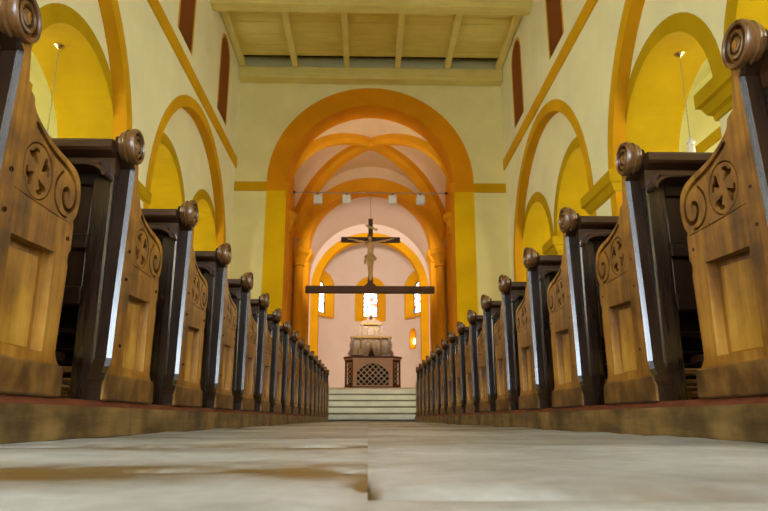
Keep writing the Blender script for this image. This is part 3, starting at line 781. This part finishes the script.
pts = [((.0, fy_, .98), (.105, .08)), ((.0, fy_ - .01, 1.12), (.095, .075)), ((.0, fy_ - .02, 1.28), (.125, .085)), ((.0, fy_ - .02, 1.40), (.12, .075)), ((-.01, fy_ - .03, 1.49), .045), ((-.025, fy_ - .06, 1.57), (.065, .075)), ((-.03, fy_ - .06, 1.66), (.055, .062)),
       ((-.15, fy_ - .01, 1.445), .052), ((-.40, fy_, 1.50), .042), ((-.62, fy_ + .02, 1.555), .030), ((-.70, fy_ + .03, 1.575), .026), ((-.78, fy_ + .03, 1.59), .016),
       ((.15, fy_ - .01, 1.445), .052), ((.40, fy_, 1.50), .042), ((.62, fy_ + .02, 1.555), .030), ((.70, fy_ + .03, 1.575), .026), ((.78, fy_ + .03, 1.59), .016),
       ((-.06, fy_, .90), .078), ((-.045, fy_ - .05, .62), .058), ((-.03, fy_ + .01, .42), .046), ((-.015, fy_ + .02, .26), .030), ((-.012, fy_ - .05, .17), .026),
       ((.06, fy_, .90), .078), ((.045, fy_ - .05, .62), .058), ((.035, fy_ + .01, .42), .046), ((.022, fy_ + .02, .26), .030), ((.016, fy_ - .06, .18), .026)]
ed = [(0, 1), (1, 2), (2, 3), (3, 4), (4, 5), (5, 6), (3, 7), (7, 8), (8, 9), (9, 10), (10, 11), (3, 12), (12, 13), (13, 14), (14, 15), (15, 16), (0, 17), (17, 18), (18, 19), (19, 20), (20, 21), (0, 22), (22, 23), (23, 24), (24, 25), (25, 26)]
corpus = skin_figure('corpus', pts, ed, M['corpus'], cr)
corpus['label'] = 'pale carved figure with outstretched arms'
# loincloth: a wrap round the hips with a hanging end, and hair
mb = MB()
prof = [(.10, .80), (.135, .84), (.145, .92), (.135, 1.00), (.115, 1.04)]
vs = []; seg = 18
for i in range(seg):
    a = 2 * PI * i / seg; f = 1 + .06 * math.sin(5 * a)
    vs += [(r * f * math.cos(a), fy_ + r * .82 * f * math.sin(a), z + .02 * math.sin(a * 2)) for r, z in prof]
n = len(prof)
mb.add(vs, [(i * n + j, ((i + 1) % seg) * n + j, ((i + 1) % seg) * n + j + 1, i * n + j + 1) for i in range(seg) for j in range(n - 1)])
mb.tube([(-.12, fy_ - .06, 1.0), (-.17, fy_ - .07, .94), (-.18, fy_ - .06, .82), (-.175, fy_ - .06, .70)], [.03, .045, .04, .03], 8)
mb.tube([(.12, fy_ - .06, .96), (.17, fy_ - .06, .90), (.17, fy_ - .05, .83)], [.03, .04, .025], 8)
mb.build('loincloth', M['cloth_gold'], cr, smooth=True)
MB().lathe([(0, .105), (.05, .095), (.075, .05), (.078, -.01), (.07, -.07), (.04, -.09)], (-.03, fy_ - .035, 1.63), seg=12).build('hair', M['altar_dark'], cr, smooth=True)

# ------------------------------------------------------------------ altar, retable and what stands on the altar
AX, AZ = .14, .97
al = empty('altar', (AX, 20.5, AZ)); tag(al, 'wooden altar with low arched lattice front and angled dark sides', 'altar')
plan = [(-.62, 0), (.62, 0), (.88, .34), (.88, 1.1), (-.88, 1.1), (-.88, .34)]
XY = lambda u, v, d: (u, v, d)
MB().slab([offset(plan, -.09)], .02, .92, XY).build('core', M['black'], al)
MB().slab([offset(plan, .02)], 0, .07, XY).build('plinth', M['altar_dark'], al)
MB().slab([offset(plan, .05)], .94, 1.0, XY, chamfer=.012).build('altar_top', M['altar_dark'], al)
MB().slab([offset(plan, .02)], .90, .94, XY).build('cornice', M['altar_tan'], al)
aro = [(-.50, .11)] + [(-.50 + 1.0 * i / 20, .48 + .30 * math.sin(PI * i / 20) ** .8) for i in range(21)] + [(.50, .11)]
MB().slab([[(-.62, .07), (.62, .07), (.62, .90), (-.62, .90)], aro], .0, .05, XZ).build('front_frame', M['altar_tan'], al)
for k in range(11):                       # crossed slats behind the arched frame
    for s in (-1, 1):
        c = -.9 + 1.8 * k / 10
        p = [(c - s * .42, .07), (c + s * .40, .89)]
        lo, hi = -.56, .56
        def clipx(p, q):
            (x0, z0), (x1, z1) = p, q
            if x0 > x1: (x0, z0), (x1, z1) = (x1, z1), (x0, z0)
            if x1 <= lo or x0 >= hi: return None
            if x0 < lo: z0 += (z1 - z0) * (lo - x0) / (x1 - x0); x0 = lo
            if x1 > hi: z1 = z0 + (z1 - z0) * (hi - x0) / (x1 - x0); x1 = hi
            return (x0, z0), (x1, z1)
        q = clipx(*p)
        if not q or abs(q[1][0] - q[0][0]) < .1: continue
        MB().slab([ribbon([q[0], ((q[0][0] + q[1][0]) / 2, (q[0][1] + q[1][1]) / 2), q[1]], .036)], .052 + (.006 if s > 0 else 0), .060 + (.006 if s > 0 else 0), XZ).build('lattice_slat', M['lattice'], al)
for s in (-1, 1):
    a, b = Vector((s * .62, 0)), Vector((s * .88, .34)); d = (b - a); ln = d.length; d.normalize(); nn = Vector((d.y, -d.x)) * (1 if s > 0 else -1)
    fs_ = lambda u, v, w_, a=a, d=d, nn=nn: (a.x + d.x * u - nn.x * w_, a.y + d.y * u - nn.y * w_, v)
    sp = MB().slab([[(0, .07), (ln, .07), (ln, .90), (0, .90)], [(.06, .14), (ln - .06, .14), (ln - .06, .82), (.06, .82)]], 0, .04, fs_).build('side_panel', M['altar_dark'], al)
    for k in range(5):
        for q in (-1, 1):
            zc = .10 + .15 * k
            za, zb = (zc, zc + .28) if q > 0 else (zc + .28, zc)
            MB().slab([ribbon([(.03, min(za, .80)), (ln / 2, min((za + zb) / 2, .80)), (ln - .03, min(zb, .80))], .025)], .042, .05, fs_).build('lattice_slat', M['altar_tan'], sp)

rt = empty('retable', (.08, 21.32, AZ + 1.0)); tag(rt, 'stepped pale carved retable with columns standing at the back of the altar', 'retable')
R_ = lambda x0, x1, y0, y1, z0, z1, n, m, c=.008: MB().box(x0, x1, y0, y1, z0, z1, c=c).build(n, m, rt)
R_(-.66, .66, -.02, .22, 0, .10, 'base', M['retable'])
R_(-.60, .60, .06, .22, .10, .66, 'lower_tier', M['retable'])
R_(-.68, .68, -.03, .22, .66, .72, 'cornice', M['gilt'])
R_(-.30, .30, .08, .22, .72, 1.10, 'upper_tier', M['retable'])
R_(-.36, .36, .0, .22, 1.10, 1.16, 'cornice', M['gilt'])
for x in (-.60, -.33, .33, .60):
    MB().lathe([(0, .1), (.05, .1), (.05, .13), (.033, .16), (.03, .56), (.05, .61), (.055, .66), (0, .66)], (x, .02, 0), seg=12).build('column', M['gilt'] if abs(x) < .5 else M['retable'], rt, smooth=True)
for x in (-.28, .28):
    MB().lathe([(0, .72), (.04, .72), (.028, .76), (.026, 1.03), (.045, 1.10), (0, 1.10)], (x, .04, 0), seg=12).build('column', M['retable'], rt, smooth=True)
MB().slab([band(0, .46, .16, .20, .12, 14)], .02, .08, XZ).build('niche_arch', M['gilt'], rt)
MB().slab([band(0, .94, .10, .13, .76, 14)], .04, .10, XZ).build('niche_arch', M['gilt'], rt)
for x in (-.465, .465):
    MB().slab([arch(x, .48, .085, .18, 12)], .045, .07, XZ).build('relief_panel', M['relief'], rt)
MB().slab([arch(0, .94, .09, .77, 12)], .065, .09, XZ).build('relief_panel', M['relief'], rt)
MB().slab([[(-.34, 1.16), (.34, 1.16)] + smooth_path([(.30, 1.22), (.16, 1.28), (.06, 1.40), (0, 1.44), (-.06, 1.40), (-.16, 1.28), (-.30, 1.22)], 3)], .04, .18, XZ).build('gable', M['retable'], rt)
MB().lathe([(0, 0), (.05, .0), (.06, .05), (.03, .09), (0, .10)], (0, .03, 1.30), seg=10).build('finial', M['altar_dark'], rt, smooth=True)
for s in (-1, 1):
    MB().slab([smooth_path([(s * .30, .72), (s * .50, .72), (s * .46, .80), (s * .38, .84), (s * .36, .94), (s * .40, 1.02), (s * .34, 1.06), (s * .30, 1.04)], 3)], .08, .18, XZ).build('side_scroll', M['retable'], rt)
    MB().slab([smooth_path([(s * .62, .10), (s * .74, .10), (s * .73, .22), (s * .67, .30), (s * .71, .44), (s * .66, .58), (s * .62, .62)], 3)], .06, .16, XZ).build('side_scroll', M['retable'], rt)
# small statue in the retable's niche
MB().lathe([(0, 0), (.09, 0), (.085, .06), (.06, .16), (.065, .24), (.05, .29), (.025, .31), (.04, .35), (.03, .40), (0, .41)], (0, .0, .10), seg=14).build('statuette', M['gilt'], rt, smooth=True)
bs = empty('book_stand', (-.33, 20.74, AZ + 1.0)); tag(bs, 'open missal with yellowed pages on low dark stand on altar', 'book stand')
for s in (-1, 1):
    MB().box(s * .10 - .05, s * .10 + .05, -.06, .06, 0, .045, c=.008).build('stand_foot', M['black'], bs)
    pg = MB().slab([[(s * .008, .05), (s * .155, .05), (s * .155, .27), (s * .008, .25)]], -.01, .012, XZ).build('page_block', M['page'], bs)
    pg.rotation_euler = (math.radians(-14), 0, 0)
MB().box(-.16, .16, .0, .10, .03, .055).build('ledge', M['altar_dark'], bs)
MB().slab([[(-.012, .05), (.012, .05), (.012, .26), (-.012, .26)]], .012, .03, XZ).build('spine', M['altar_dark'], bs).rotation_euler = (math.radians(-14), 0, 0)
tb = empty('altar_cross_base', (.10, 20.72, AZ + 1.0)); tag(tb, 'small dark stand with bronze bell-shaped top in middle of altar', 'stand')
MB().box(-.10, .10, -.07, .07, 0, .055, c=.01).build('base', M['black'], tb)
MB().lathe([(0, .055), (.085, .06), (.075, .11), (.05, .18), (.02, .22), (.03, .25), (0, .27)], (0, 0, 0), seg=14).build('bell_top', M['beam_wood'], tb, smooth=True)
ln_ = MB().box(.42, .70, 20.66, 20.86, AZ + 1.001, AZ + 1.055, c=.015).build('folded_linen', M['linen']); tag(ln_, 'folded white linen cloth lying on the altar beside the bronze stand', 'cloth')
